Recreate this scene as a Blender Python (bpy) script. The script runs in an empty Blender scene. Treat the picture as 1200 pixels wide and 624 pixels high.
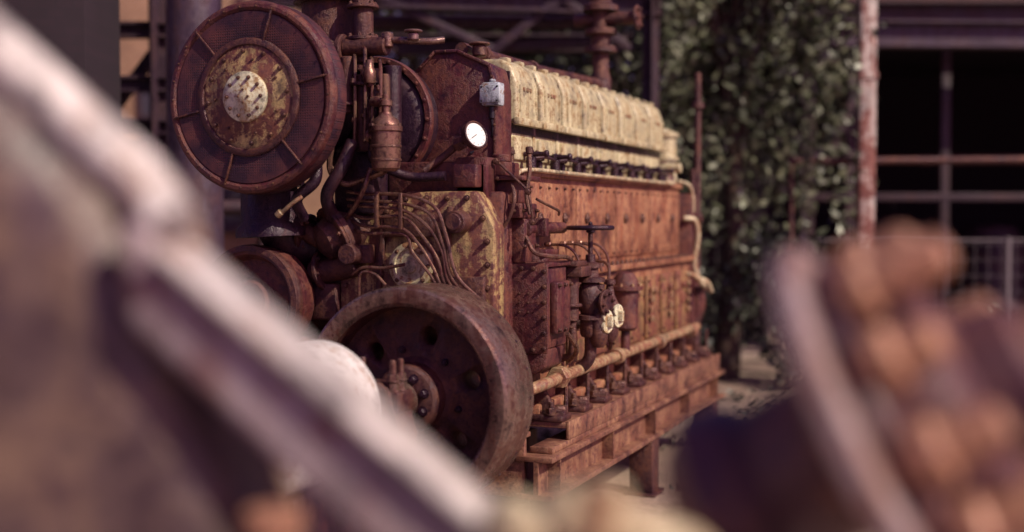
import bpy, bmesh, math, random
import numpy as np
from mathutils import Vector, Matrix
random.seed(7); np.random.seed(7)
scene = bpy.context.scene
YARD_ROT = math.radians(21.57)
YARD_ORG = (2.779, -5.568, 0.0)
GZ = -0.25

# ------------------------------------------------------------------ materials
def nd(nt, t, **k):
    n = nt.nodes.new(t)
    for a, b in k.items(): setattr(n, a, b)
    return n
def noise(nt, vec, scale, detail=6, rough=.6, dist=0):
    n = nd(nt, 'ShaderNodeTexNoise'); n.inputs['Scale'].default_value = scale
    n.inputs['Detail'].default_value = detail; n.inputs['Roughness'].default_value = rough
    n.inputs['Distortion'].default_value = dist
    nt.links.new(vec, n.inputs['Vector']); return n.outputs['Fac']
def ramp(nt, fac, stops):
    r = nd(nt, 'ShaderNodeValToRGB'); e = r.color_ramp.elements
    while len(e) < len(stops): e.new(.5)
    for i, (p, c) in enumerate(stops):
        e[i].position = p
        e[i].color = (c, c, c, 1) if not isinstance(c, tuple) else (*c, 1)
    nt.links.new(fac, r.inputs[0]); return r.outputs[0]
def mix(nt, f, a, b, mode='MIX'):
    m = nd(nt, 'ShaderNodeMix', data_type='RGBA', blend_type=mode)
    for s, v in ((0, f), (6, a), (7, b)):
        if isinstance(v, (int, float)): m.inputs[s].default_value = v
        elif isinstance(v, tuple): m.inputs[s].default_value = (*v, 1)
        else: nt.links.new(v, m.inputs[s])
    return m.outputs[2]
def math_(nt, op, a, b):
    m = nd(nt, 'ShaderNodeMath', operation=op)
    for i, v in enumerate((a, b)):
        if isinstance(v, (int, float)): m.inputs[i].default_value = v
        else: nt.links.new(v, m.inputs[i])
    return m.outputs[0]
def base_mat(name):
    m = bpy.data.materials.new(name); m.use_nodes = True
    nt = m.node_tree; b = nt.nodes['Principled BSDF']
    tc = nd(nt, 'ShaderNodeTexCoord')
    return m, nt, b, tc.outputs['Object']
def rusty(name, paint, r1, r2, amt=.5, scale=5., rough=.6, metal=0., bump=.35, dark=(.022,.008,.019), streak=.6, soft=.08):
    m, nt, b, co = base_mat(name)
    mp = nd(nt, 'ShaderNodeMapping'); mp.inputs['Scale'].default_value = (11, 11, 1.1)
    nt.links.new(co, mp.inputs[0])
    n1 = noise(nt, co, scale, 6, .68, .2)
    n2 = noise(nt, co, scale*5, 5, .72)
    n3 = noise(nt, mp.outputs[0], 1.6, 4, .6)
    n4 = noise(nt, co, scale*26, 3, .7)
    s = math_(nt, 'ADD', n1, math_(nt, 'MULTIPLY', math_(nt, 'SUBTRACT', n3, .5), streak))
    s = math_(nt, 'ADD', s, math_(nt, 'MULTIPLY', math_(nt, 'SUBTRACT', n2, .5), .8))
    s = math_(nt, 'ADD', s, math_(nt, 'MULTIPLY', math_(nt, 'SUBTRACT', n4, .5), .25))
    th = .72 - .44*amt
    mask = ramp(nt, s, [(th-soft, 0.), (th+soft, 1.)])
    rust = mix(nt, ramp(nt, n2, [(.35, 0.), (.66, 1.)]), r1, r2)
    pv = mix(nt, ramp(nt, n3, [(.3, .0), (.75, .6)]), paint, tuple(c*.42 for c in paint))
    col = mix(nt, mask, pv, rust)
    dk = ramp(nt, math_(nt, 'ADD', n1, math_(nt, 'MULTIPLY', math_(nt, 'SUBTRACT', n2, .5), .5)), [(.31, 1.), (.50, 0.)])
    col = mix(nt, math_(nt, 'MULTIPLY', dk, .85), col, dark)
    sp = ramp(nt, n4, [(.56, 0.), (.67, 1.)])
    col = mix(nt, math_(nt, 'MULTIPLY', sp, .55), col, dark)
    nt.links.new(col, b.inputs['Base Color'])
    rr = math_(nt, 'ADD', math_(nt, 'MULTIPLY', mask, .2), math_(nt, 'ADD', rough-.14, math_(nt, 'MULTIPLY', n4, .16)))
    nt.links.new(rr, b.inputs['Roughness'])
    b.inputs['Metallic'].default_value = metal
    h = math_(nt, 'ADD', math_(nt, 'MULTIPLY', mask, .35), math_(nt, 'ADD', math_(nt, 'MULTIPLY', n4, .5), math_(nt, 'MULTIPLY', n2, .6)))
    bp = nd(nt, 'ShaderNodeBump'); bp.inputs['Strength'].default_value = bump; bp.inputs['Distance'].default_value = .012
    nt.links.new(h, bp.inputs['Height']); nt.links.new(bp.outputs[0], b.inputs['Normal'])
    return m

M_red   = rusty('red_oxide_rust', (.110,.024,.028), (.21,.068,.040), (.055,.015,.023), .5, 6, .42, .1, .5)
M_orange= rusty('orange_rust', (.33,.120,.065), (.50,.26,.135), (.13,.038,.036), .52, 5, .48, .05)
M_ochre = rusty('ochre_paint', (.56,.40,.18), (.20,.072,.042), (.08,.024,.03), .58, 5, .42, .0, .45)
M_door  = rusty('door_rust', (.46,.28,.12), (.26,.090,.05), (.11,.03,.034), .62, 6, .44, .0, .4)
M_head  = rusty('pale_head_paint', (.70,.65,.43), (.44,.32,.15), (.18,.10,.06), .40, 9, .38, .0, .16, (.09,.05,.045), .5, .14)
M_dark  = rusty('dark_oily_metal', (.028,.011,.027), (.072,.022,.028), (.022,.009,.023), .45, 7, .34, .3)
M_brown = rusty('brown_iron', (.095,.033,.034), (.20,.075,.042), (.04,.013,.024), .5, 9, .38, .25, .5)
M_tube  = rusty('copper_line', (.30,.165,.12), (.18,.068,.052), (.075,.022,.03), .4, 12, .32, .6, .15)
M_steel = rusty('worn_steel_rim', (.38,.25,.21), (.25,.12,.082), (.11,.045,.05), .42, 7, .28, .7, .2)
M_cream = rusty('cream_pipe_paint', (.66,.57,.38), (.38,.20,.09), (.2,.08,.045), .38, 9, .45)
M_pipe  = rusty('ochre_pipe', (.46,.32,.18), (.33,.155,.08), (.14,.046,.038), .50, 9, .40)
M_grey  = rusty('grey_blue_paint', (.54,.60,.68), (.35,.25,.15), (.2,.1,.07), .25, 10, .45)
M_hub   = rusty('pale_hub', (.82,.80,.58), (.55,.42,.22), (.26,.14,.07), .34, 12, .5)
M_rail  = rusty('rail_rust', (.25,.105,.072), (.44,.24,.135), (.10,.03,.036), .5, 6, .44, .2)
M_nut   = rusty('nut_metal', (.14,.065,.055), (.25,.12,.065), (.04,.014,.024), .5, 20, .38, .4)
M_fgl   = rusty('girder_grey_paint', (.40,.325,.36), (.32,.215,.18), (.17,.085,.10), .32, 3, .40)
M_lip   = rusty('lip_worn_sunlit_paint', (.80,.74,.72), (.55,.42,.34), (.28,.17,.15), .28, 5, .36)  # worn paint, made pale so the colour carries the sunlit edge
M_rim   = rusty('flange_mauve', (.42,.32,.33), (.38,.22,.16), (.15,.07,.075), .42, 5, .36)
M_fgb   = rusty('girder_brown_paint', (.125,.080,.080), (.33,.21,.135), (.04,.018,.035), .52, 2.2, .40)
M_fgr   = rusty('flange_rust', (.48,.23,.15), (.66,.36,.19), (.13,.04,.05), .5, 5, .34, .1)
M_fgd   = rusty('valve_plum', (.10,.038,.055), (.24,.10,.07), (.04,.014,.034), .5, 4, .40, .1)
M_drum  = rusty('drum_white_paint', (.86,.83,.82), (.66,.56,.48), (.38,.27,.22), .15, 5, .38)
M_post  = rusty('post_flaking_paint', (.78,.68,.64), (.30,.10,.075), (.14,.05,.05), .48, 3, .6)
M_violet= rusty('violet_steel', (.070,.044,.078), (.095,.042,.052), (.034,.016,.036), .4, 3, .5, .1)
M_struct= rusty('structure_steel', (.052,.029,.048), (.080,.034,.038), (.026,.012,.025), .5, 3, .55, .1)

def screen_mat():
    m, nt, b, co = base_mat('perforated_screen')
    v = nd(nt, 'ShaderNodeTexVoronoi'); v.inputs['Scale'].default_value = 75; v.inputs['Randomness'].default_value = .15
    nt.links.new(co, v.inputs['Vector'])
    f = ramp(nt, v.outputs['Distance'], [(.25, 0.), (.42, 1.)])
    n = noise(nt, co, 7, 8, .65)
    c = mix(nt, ramp(nt, n, [(.4, 0.), (.68, 1.)]), (.028,.009,.02), (.12,.036,.034))
    nt.links.new(mix(nt, f, (.009,.004,.012), c), b.inputs['Base Color'])
    b.inputs['Roughness'].default_value = .48
    bp = nd(nt, 'ShaderNodeBump'); bp.inputs['Strength'].default_value = .5; bp.inputs['Distance'].default_value = .005
    nt.links.new(f, bp.inputs['Height']); nt.links.new(bp.outputs[0], b.inputs['Normal'])
    return m
M_screen = screen_mat()
def plain(name, c, rough=.4, metal=0):
    m, nt, b, co = base_mat(name)
    n = noise(nt, co, 30, 4)
    nt.links.new(mix(nt, n, c, tuple(x*.75 for x in c)), b.inputs['Base Color'])
    b.inputs['Roughness'].default_value = rough; b.inputs['Metallic'].default_value = metal
    return m
M_white = plain('gauge_face', (.84,.86,.86), .25)
M_black = plain('black_grip', (.015,.01,.018), .4)
M_wire  = plain('galvanised_wire', (.26,.23,.25), .5, .5)
def leaf_mat(name, c1, c2):
    m, nt, b, co = base_mat(name)
    g = nd(nt, 'ShaderNodeNewGeometry')
    n = noise(nt, co, 1.3, 3)
    c = mix(nt, g.outputs['Random Per Island'], c1, c2)
    c = mix(nt, ramp(nt, n, [(.38, 0.), (.62, .75)]), c, tuple(x*.35 for x in c1))
    nt.links.new(c, b.inputs['Base Color']); b.inputs['Roughness'].default_value = .42
    return m
M_leaf = leaf_mat('leaves', (.075,.085,.058), (.20,.215,.135))
M_leaf2= leaf_mat('leaves_deep', (.04,.045,.045), (.11,.12,.085))
M_bark = rusty('bark', (.07,.045,.035), (.10,.06,.04), (.04,.02,.02), .5, 5, .9)
def brick_mat(name, c1, c2, mo):
    m, nt, b, co = base_mat(name)
    mp = nd(nt, 'ShaderNodeMapping'); mp.inputs['Rotation'].default_value = (math.radians(90), 0, 0)
    nt.links.new(co, mp.inputs[0])
    br = nd(nt, 'ShaderNodeTexBrick'); br.inputs['Scale'].default_value = 4
    for i, c in zip((1,2,3), (c1, c2, mo)): br.inputs[i].default_value = (*c, 1)
    nt.links.new(mp.outputs[0], br.inputs[0])
    n = noise(nt, co, .9, 6)
    nt.links.new(mix(nt, ramp(nt, n, [(.35, 0.), (.7, .7)]), br.outputs[0], tuple(x*.35 for x in c1)), b.inputs['Base Color'])
    b.inputs['Roughness'].default_value = .85
    return m
M_brick = brick_mat('brick_orange', (.36,.19,.12), (.25,.125,.085), (.32,.24,.19))
M_brickr= brick_mat('brick_red', (.13,.05,.052), (.085,.035,.04), (.11,.08,.08))
M_brickd= brick_mat('brick_shade_dark', (.024,.011,.020), (.019,.009,.017), (.018,.010,.018))  # near-black brick: the shade on these walls is put into the colour
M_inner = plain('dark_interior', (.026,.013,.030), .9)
M_glass = plain('dirty_glass', (.06,.05,.07), .2)
def ground_mat():
    m, nt, b, co = base_mat('yard_ground')
    n1 = noise(nt, co, .45, 6); n2 = noise(nt, co, 14, 6, .7); n3 = noise(nt, co, 2.2, 5, .65)
    c = mix(nt, ramp(nt, n1, [(.35, 0.), (.65, 1.)]), (.44,.34,.27), (.24,.155,.12))
    c = mix(nt, ramp(nt, n3, [(.36, .8), (.52, 0.)]), c, (.11,.075,.055))
    c = mix(nt, ramp(nt, n2, [(.3, .7), (.6, 0.)]), c, (.12,.08,.075))
    nt.links.new(c, b.inputs['Base Color']); b.inputs['Roughness'].default_value = .95
    bp = nd(nt, 'ShaderNodeBump'); bp.inputs['Distance'].default_value = .03
    nt.links.new(n2, bp.inputs['Height']); nt.links.new(bp.outputs[0], b.inputs['Normal'])
    return m
M_ground = ground_mat()

# ------------------------------------------------------------------ geometry kit
def basis(d):
    d = Vector(d).normalized()
    u = d.cross(Vector((0,0,1)) if abs(d.z) < .9 else Vector((1,0,0))).normalized()
    return d, u, d.cross(u)
class Part:
    def __init__(s): s.bm = bmesh.new()
    def box(s, x0, x1, y0, y1, z0, z1, bev=.008, M=None, seg=2):
        T = Matrix.Translation(((x0+x1)/2, (y0+y1)/2, (z0+z1)/2)) @ Matrix.Diagonal((abs(x1-x0), abs(y1-y0), abs(z1-z0), 1))
        if M is not None: T = M @ T
        r = bmesh.ops.create_cube(s.bm, size=1, matrix=T)
        if bev > 0:
            es = list({e for v in r['verts'] for e in v.link_edges})
            bmesh.ops.bevel(s.bm, geom=es, offset=bev, segments=seg, affect='EDGES', profile=.5)
        return s
    def beam(s, p0, p1, w, h, bev=.006):
        p0, p1 = Vector(p0), Vector(p1); d, u, v = basis(p1-p0); L = (p1-p0).length
        M = Matrix((( *u, 0), (*v, 0), (*d, 0), (0,0,0,1))).transposed(); M.translation = (p0+p1)/2
        return s.box(-w/2, w/2, -h/2, h/2, -L/2, L/2, bev, M)
    def lathe(s, p, d, prof, seg=32):
        p = Vector(p); d, u, v = basis(d); rings = []
        for r, h in prof:
            if r <= 1e-6: rings.append([s.bm.verts.new(p + d*h)])
            else: rings.append([s.bm.verts.new(p + d*h + (u*math.cos(2*math.pi*i/seg) + v*math.sin(2*math.pi*i/seg))*r) for i in range(seg)])
        for a, b in zip(rings[:-1], rings[1:]):
            for i in range(seg):
                j = (i+1) % seg
                try:
                    if len(a) == 1 and len(b) == 1: continue
                    elif len(a) == 1: s.bm.faces.new((a[0], b[j], b[i]))
                    elif len(b) == 1: s.bm.faces.new((a[i], a[j], b[0]))
                    else: s.bm.faces.new((a[i], a[j], b[j], b[i]))
                except ValueError: pass
        return s
    def cyl(s, p0, p1, r, r2=None, seg=24, bev=.006):
        p0, p1 = Vector(p0), Vector(p1); L = (p1-p0).length; r2 = r if r2 is None else r2
        b = min(bev, r*.4, r2*.4, L*.4)
        return s.lathe(p0, p1-p0, [(0,0),(r-b,0),(r,b),(r2,L-b),(r2-b,L),(0,L)], seg)
    def flange(s, p, d, r, t=.025, n=8, rb=.012, seg=32, face=1):
        p = Vector(p); d, u, v = basis(d)
        s.cyl(p - d*t/2, p + d*t/2, r, seg=seg, bev=.004)
        for i in range(n):
            a = 2*math.pi*i/n + .2
            q = p + (u*math.cos(a) + v*math.sin(a))*(r - rb*1.7)
            s.bolt(q + d*t/2*face, d*face, rb, rb*1.1)
        return s
    def bolt(s, p, d, r=.012, h=.012):
        p = Vector(p); d = Vector(d).normalized()
        s.lathe(p, d, [(r*1.25,0),(r*1.25,h*.2),(r*.2,h*.2)], 10)
        s.lathe(p + d*h*.2, d, [(r,0),(r,h*.85),(r*.8,h),(0,h)], 6)
        s.lathe(p + d*h, d, [(r*.5,0),(r*.5,h*.5),(0,h*.55)], 8)
        return s
    def tube(s, pts, r, seg=8, smooth=True, n=8):
        P = [Vector(p) for p in pts]
        if smooth and len(P) > 2:
            Q = [P[0]*2-P[1]] + P + [P[-1]*2-P[-2]]; out = []
            for k in range(1, len(Q)-2):
                a, b, c, d = Q[k-1:k+3]
                for i in range(n):
                    t = i/n
                    out.append(.5*((2*b) + (c-a)*t + (2*a-5*b+4*c-d)*t*t + (3*b-a-3*c+d)*t**3))
            P = out + [P[-1]]
        rings = []; u = None
        for i, p in enumerate(P):
            t = (P[min(i+1, len(P)-1)] - P[max(i-1, 0)]).normalized()
            if u is None: _, u, _ = basis(t)
            u = (u - t*u.dot(t)).normalized(); v = t.cross(u)
            rr = r if not callable(r) else r(i/(len(P)-1))
            rings.append([s.bm.verts.new(p + (u*math.cos(2*math.pi*k/seg) + v*math.sin(2*math.pi*k/seg))*rr) for k in range(seg)])
        for a, b in zip(rings[:-1], rings[1:]):
            for k in range(seg): s.bm.faces.new((a[k], a[(k+1)%seg], b[(k+1)%seg], b[k]))
        s.bm.faces.new(rings[0][::-1]); s.bm.faces.new(rings[-1]); return s
    def prism(s, poly, axis, t0, t1, bev=.01, seg=2):
        def P(a, b, t): return {'y': (a, t, b), 'x': (t, a, b), 'z': (a, b, t)}[axis]
        A = [s.bm.verts.new(P(a, b, t0)) for a, b in poly]; B = [s.bm.verts.new(P(a, b, t1)) for a, b in poly]
        fs = [s.bm.faces.new(A[::-1]), s.bm.faces.new(B)]
        for i in range(len(A)):
            j = (i+1) % len(A); fs.append(s.bm.faces.new((A[i], A[j], B[j], B[i])))
        bmesh.ops.recalc_face_normals(s.bm, faces=fs)
        if bev > 0:
            es = list({e for f in fs for e in f.edges})
            bmesh.ops.bevel(s.bm, geom=es, offset=bev, segments=seg, affect='EDGES', profile=.5)
        return s
    def done(s, name, mat, parent, ang=38):
        bmesh.ops.recalc_face_normals(s.bm, faces=s.bm.faces)
        me = bpy.data.meshes.new(name); s.bm.to_mesh(me); s.bm.free()
        me.materials.append(mat)
        for p in me.polygons: p.use_smooth = True
        me.set_sharp_from_angle(angle=math.radians(ang))
        o = bpy.data.objects.new(name, me); scene.collection.objects.link(o)
        if parent: o.parent = parent
        return o
def group(name, yard=False):
    e = bpy.data.objects.new(name, None); scene.collection.objects.link(e)
    if yard: e.location = YARD_ORG; e.rotation_euler = (0, 0, YARD_ROT)
    return e

# ------------------------------------------------------------------ THE ENGINE
E = group('diesel_engine')
FX, FZ = 0.0, .715
p = Part(); p.lathe((FX,.37,FZ), (0,-1,0), [(0,.345),(.10,.345),(.15,.335),(.165,.32),(.175,.24),(.20,.215),(.425,.205),(.445,.22),(.455,.35),(.468,.365),(.478,.37),(.538,.37),(.550,.362),(.556,.345),(.556,.02),(.545,0),(0,0)], 128)
fw = p.done('flywheel', M_steel, E, 30)
cut = Part()
for i in range(6):
    a = math.radians(17 + 60*i); c = (FX + .31*math.cos(a), 0, FZ + .31*math.sin(a))
    cut.cyl((c[0], -.1, c[2]), (c[0], .5, c[2]), .05, seg=32, bev=0)
co = cut.done('cutter', M_dark, None)
md = fw.modifiers.new('b', 'BOOLEAN'); md.object = co; md.operation = 'DIFFERENCE'; md.solver = 'EXACT'
bpy.context.view_layer.update()
dg = bpy.context.evaluated_depsgraph_get()
me = bpy.data.meshes.new_from_object(fw.evaluated_get(dg)); fw.modifiers.clear(); fw.data = me
me.materials.clear(); me.materials.append(M_steel); me.materials.append(M_brown)
for f in me.polygons:
    c = f.center; r = math.hypot(c.x-FX, c.z-FZ)
    f.material_index = 1 if (r < .452 and c.y < .33) else 0
bpy.data.objects.remove(co)
p = Part()
for i in range(8):
    a = math.pi*2*i/8 + .3
    p.bolt((FX+.115*math.cos(a), .03, FZ+.115*math.sin(a)), (0,-1,0), .02, .03)
for i in range(24):
    a = math.pi*2*i/24
    p.cyl((FX+.5545*math.cos(a), .30, FZ+.5545*math.sin(a)), (FX+.5575*math.cos(a), .30, FZ+.5575*math.sin(a)), .008, seg=10, bev=0)
for i in range(6):
    a = math.radians(47 + 60*i); p.bolt((FX+.24*math.cos(a), .158, FZ+.24*math.sin(a)), (0,-1,0), .016, .02)
p.done('flywheel_bolts', M_dark, E)
p = Part(); p.cyl((FX,.05,FZ), (FX,-.7,FZ), .055, seg=32); p.cyl((FX,-.02,FZ),(FX,-.10,FZ),.10,seg=32)
p.done('output_shaft', M_steel, E)
p = Part()
p.prism([(-.16,.45),(.16,.45),(.17,.60),(.13,.72),(.11,.80),(.05,.84),(-.05,.84),(-.11,.80),(-.13,.72),(-.17,.60)], 'y', -.34, -.16, .015)
p.box(-.22,.22,-.38,-.12,.36,.46,.012); p.box(-.15,.15,-.36,-.14,GZ,.36,.01)
p.box(.055,.145,-.33,-.17,.70,.80,.012); p.box(-.145,-.055,-.33,-.17,.70,.80,.012)
p.done('pedestal_bearing', M_brown, E)
p = Part()
for x in (-.10,.10):
    for y in (-.29,-.21):
        p.cyl((x,y,.78),(x,y,.945),.016,seg=12); p.bolt((x,y,.80),(0,0,1),.030,.036); p.bolt((x,y,.845),(0,0,1),.027,.028)
p.done('bearing_studs', M_steel, E)
p = Part()
p.lathe((-.06,-.62,.76),(0,-1,0),[(0,0),(.24,0),(.285,.02),(.30,.05),(.31,.07),(.31,.62),(.30,.65),(.28,.68),(.15,.70),(0,.70)],64)
p.done('coupling_drum', M_drum, E)
p = Part(); p.box(-.28,.16,-1.25,-.70,GZ,.50,.02); p.box(-.38,.26,-1.32,-.64,GZ,-.05,.02); p.done('drum_stand', M_dark, E)

# blower intake disc
DX, DZ = -.86, 2.213
p = Part()
p.lathe((DX,.17,DZ),(0,-1,0),[(0,0),(.40,0),(.465,.012),(.485,.03),(.49,.05),(.49,.14),(.485,.158),(.472,.168),(.455,.17),(.445,.163),(.435,.155),(.0,.155)],96)
p.done('intake_disc', M_red, E, 30)
p = Part(); p.lathe((DX,.0,DZ),(0,-1,0),[(.435,-.014),(.435,-.006),(.29,-.002),(.275,-.006),(.27,-.014)],96)
p.done('intake_screen', M_screen, E)
p = Part(); p.lathe((DX,.135,DZ),(0,1,0),[(.4915,-.09),(.4925,-.088),(.4925,-.002),(.4915,0)],96)
p.done('intake_rim_screen', M_screen, E)
p = Part()
p.lathe((DX,0,DZ),(0,-1,0),[(.30,-.012),(.30,.006),(.292,.012),(.268,.012),(.262,.004)],96)
for i in range(6):
    a = math.radians(60*i + 12)
    p.beam((DX+.29*math.cos(a),-.003,DZ+.29*math.sin(a)),(DX+.455*math.cos(a),-.003,DZ+.455*math.sin(a)),.014,.010,.003)
p.done('intake_spokes', M_brown, E)
p = Part(); p.lathe((DX,0,DZ),(0,-1,0),[(.262,-.012),(.262,.002),(.25,.006),(.17,.012),(.16,.018),(.12,.02),(0,.02)],96)
p.done('intake_cover', M_ochre, E)
p = Part(); p.lathe((DX,0,DZ),(0,-1,0),[(.128,.0),(.128,.036),(.12,.042),(.05,.042),(.042,.048),(.0,.05)],64)
p.done('intake_hub', M_hub, E)
p = Part()
for i in range(10):
    a = 2*math.pi*i/10; p.bolt((DX+.10*math.cos(a),-.042,DZ+.10*math.sin(a)),(0,-1,0),.0085,.009)
for x,z in ((-.03,0),(.03,0),(0,.035),(0,-.03)): p.bolt((DX+x,-.046,DZ+z),(0,-1,0),.007,.006)
for i in range(12):
    a = 2*math.pi*i/12+.1; p.bolt((DX+.235*math.cos(a),-.006,DZ+.235*math.sin(a)),(0,-1,0),.011,.012)
for i in range(7):
    a = 2*math.pi*i/7+.5; p.bolt((DX+.19*math.cos(a),-.01,DZ+.19*math.sin(a)),(0,-1,0),.007,.008)
for i in range(30):
    a = 2*math.pi*i/30; p.bolt((DX+.46*math.cos(a),.0,DZ+.46*math.sin(a)),(0,-1,0),.005,.005)
p.done('intake_bolts', M_nut, E)
p = Part()
p.lathe((DX,.17,DZ),(0,1,0),[(0,0),(.36,0),(.37,.05),(.30,.12),(.27,.30),(.30,.34),(.30,.42),(.24,.46),(.22,.85),(0,.9)],48)
p.lathe((-.98,.36,2.0),(.05,.0,-1),[(0,0),(.15,0),(.15,.20),(.19,.20),(.19,.235),(.15,.235),(.16,.42),(.19,.46),(.19,.50),(0,.5)],32)
p.tube([(-.98,.38,1.75),(-.95,.42,1.55),(-.85,.55,1.45),(-.65,.7,1.42)],.12,20)
p.lathe((-.50,.62,2.13),(0,1,0),[(0,0),(.06,0),(.08,.02),(.25,.03),(.31,.06),(.33,.10),(.33,.20),(.29,.25),(0,.3)],48)
p.done('blower_body', M_dark, E)
p = Part()
p.lathe((-.50,.60,2.13),(0,1,0),[(.315,.06),(.345,.06),(.35,.07),(.35,.10),(.345,.11),(.315,.11)],64)
for i in range(20):
    a=2*math.pi*i/20; p.bolt((-.5+.33*math.cos(a),.66,2.13+.33*math.sin(a)),(0,-1,0),.010,.012)
p.done('blower_ring', M_red, E)
p = Part()
p.cyl((-.72,.62,2.40),(-.72,.62,3.4),.17,seg=40)
for z in (2.50,2.78): p.flange((-.72,.62,z),(0,0,1),.215,.03,12,.012)
p.done('exhaust_riser', M_brown, E)
p = Part()
p.cyl((-.47,.50,2.42),(-.47,.50,2.95),.055,seg=24); p.flange((-.47,.50,2.55),(0,0,1),.09,.02,6); p.flange((-.47,.50,2.72),(0,0,1),.085,.02,6)
p.cyl((-.55,.45,2.50),(-.30,.45,2.50),.05); p.cyl((-.58,.45,2.5),(-.55,.45,2.5),.075)
p.cyl((-.52,.42,2.15),(-.52,.42,2.45),.04); p.cyl((-.42,.42,1.95),(-.42,.42,2.35),.045); p.flange((-.42,.42,2.3),(0,0,1),.075,.018,6,.009)
p.flange((-.52,.42,2.2),(0,0,1),.07,.018,6,.009)
p.done('riser_valves', M_brown, E)
p = Part()
p.tube([(-.45,.48,2.52),(-.3,.45,2.53),(-.1,.5,2.52),(-.02,.55,2.53)],.018,12)
p.cyl((-.15,.45,2.52),(-.15,.45,2.56),.03); p.cyl((-.15,.45,2.56),(-.15,.45,2.575),.05,seg=20)
p.cyl((-.30,.45,2.49),(-.30,.45,2.57),.032); p.done('vent_line', M_steel, E)
p = Part()
for i,(x,z0,z1) in enumerate([(-.40,2.0,2.46),(-.36,1.95,2.40),(-.46,1.98,2.42),(-.31,2.1,2.38)]):
    p.tube([(x,.38,z0),(x+.01,.37,(z0+z1)/2),(x,.39,z1),(x-.04,.45,z1+.05)],.010,8)
    p.cyl((x,.38,z0+.12),(x,.38,z0+.15),.018,seg=6); p.cyl((x,.375,z1-.12),(x,.375,z1-.09),.018,seg=6)
p.lathe((-.36,.36,2.30),(0,0,1),[(0,0),(.03,0),(.035,.02),(.035,.06),(.02,.09),(.02,.12),(0,.12)],16)
p.lathe((-.33,.34,2.20),(.9,-.3,0),[(0,0),(.025,0),(.03,.05),(.02,.07),(0,.07)],16)
p.done('riser_lines', M_tube, E)

p = Part()
p.lathe((-.235,.30,1.84),(0,0,1),[(0,0),(.055,0),(.072,.015),(.076,.04),(.076,.20),(.086,.205),(.086,.228),(.074,.235),(.066,.26),(.035,.285),(.03,.30),(.0,.30)],32)
p.lathe((-.235,.30,2.13),(0,0,1),[(.022,0),(.022,.04),(.034,.045),(.034,.07),(.018,.08),(.018,.10),(0,.10)],16)
p.cyl((-.33,.30,2.02),(-.235,.30,2.02),.022); p.cyl((-.34,.30,2.02),(-.32,.30,2.02),.034)
p.done('oil_filter', M_tube, E)
p = Part()
for z in (1.89,1.96): p.lathe((-.235,.30,z),(0,0,1),[(.077,0),(.081,.003),(.081,.012),(.077,.015)],32)
for i in range(6):
    a=i*math.pi/3; p.bolt((-.235+.078*math.cos(a),.30+.078*math.sin(a),2.068),(0,0,1),.009,.01)
p.cyl((-.30,.42,1.92),(-.30,.42,2.35),.028)
p.done('filter_bands', M_nut, E)

p = Part()
p.prism([(-.40,1.72),(-.40,2.20),(-.30,2.40),(-.19,2.505),(-.06,2.505),(.13,2.42),(.16,2.30),(.16,1.90),(.16,1.72)],'y',.80,1.06,.014)
p.done('timing_case_upper', M_red, E)
p = Part()
rim=[(-.40,1.72),(-.40,2.20),(-.30,2.40),(-.19,2.505),(-.06,2.505),(.13,2.42),(.165,2.30),(.165,1.90)]
for a,b in zip(rim[:-1],rim[1:]): p.beam((a[0],.80,a[1]),(b[0],.80,b[1]),.022,.018,.004)
p.done('timing_case_rim', M_red, E)
p = Part()
for a,b in zip(rim[:-1],rim[1:]):
    L=math.hypot(b[0]-a[0],b[1]-a[1]); n=max(1,int(L/.075))
    for k in range(n):
        t=(k+.5)/n; p.bolt((a[0]+(b[0]-a[0])*t,.791,a[1]+(b[1]-a[1])*t),(0,-1,0),.007,.008)
p.done('timing_case_bolts', M_nut, E)
p = Part(); p.box(.10,.205,.755,.84,2.20,2.325,.012); p.box(.095,.21,.745,.757,2.215,2.31,.006)
p.cyl((.15,.80,2.325),(.15,.80,2.345),.018); p.done('terminal_box', M_grey, E)
p = Part(); p.cyl((.15,.79,2.20),(.15,.79,2.13),.016); p.tube([(.15,.79,2.14),(.15,.80,2.05),(.10,.83,2.0),(.02,.80,1.95)],.009,8)
for x in (.108,.197):
    for z in (2.225,2.30): p.bolt((x,.746,z),(0,-1,0),.005,.005)
p.done('terminal_cable', M_black, E)
g = Vector((.15,.56,2.03)); gd = Vector((.86,-.42,.30)).normalized()
p = Part(); p.lathe(g,gd,[(0,-.03),(.066,-.03),(.074,-.022),(.076,.012),(.070,.016),(.064,.010)],40)
p.cyl(g-gd*.03,g-gd*.07,.022); p.tube([g-gd*.05,(.04,.60,1.99),(-.04,.60,1.93),(-.14,.55,1.85)],.020,12)
p.cyl((.02,.60,1.98),(.07,.60,2.00),.035,seg=6); p.done('pressure_gauge', M_brown, E)
p = Part(); p.lathe(g,gd,[(.066,.009),(0,.0095)],40); p.done('gauge_dial', M_white, E)
_,gu,gv=basis(gd)
p = Part(); p.beam(g+gd*.012,g+gd*.012+gu*.035+gv*.02,.004,.002,0)
for i in range(9):
    a=math.radians(-30+30*i); q=g+gd*.0105+(gu*math.cos(a)+gv*math.sin(a))*.05; p.beam(q,q+(gu*math.cos(a)+gv*math.sin(a))*.008,.003,.001,0)
p.done('gauge_needle', M_black, E)

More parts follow.
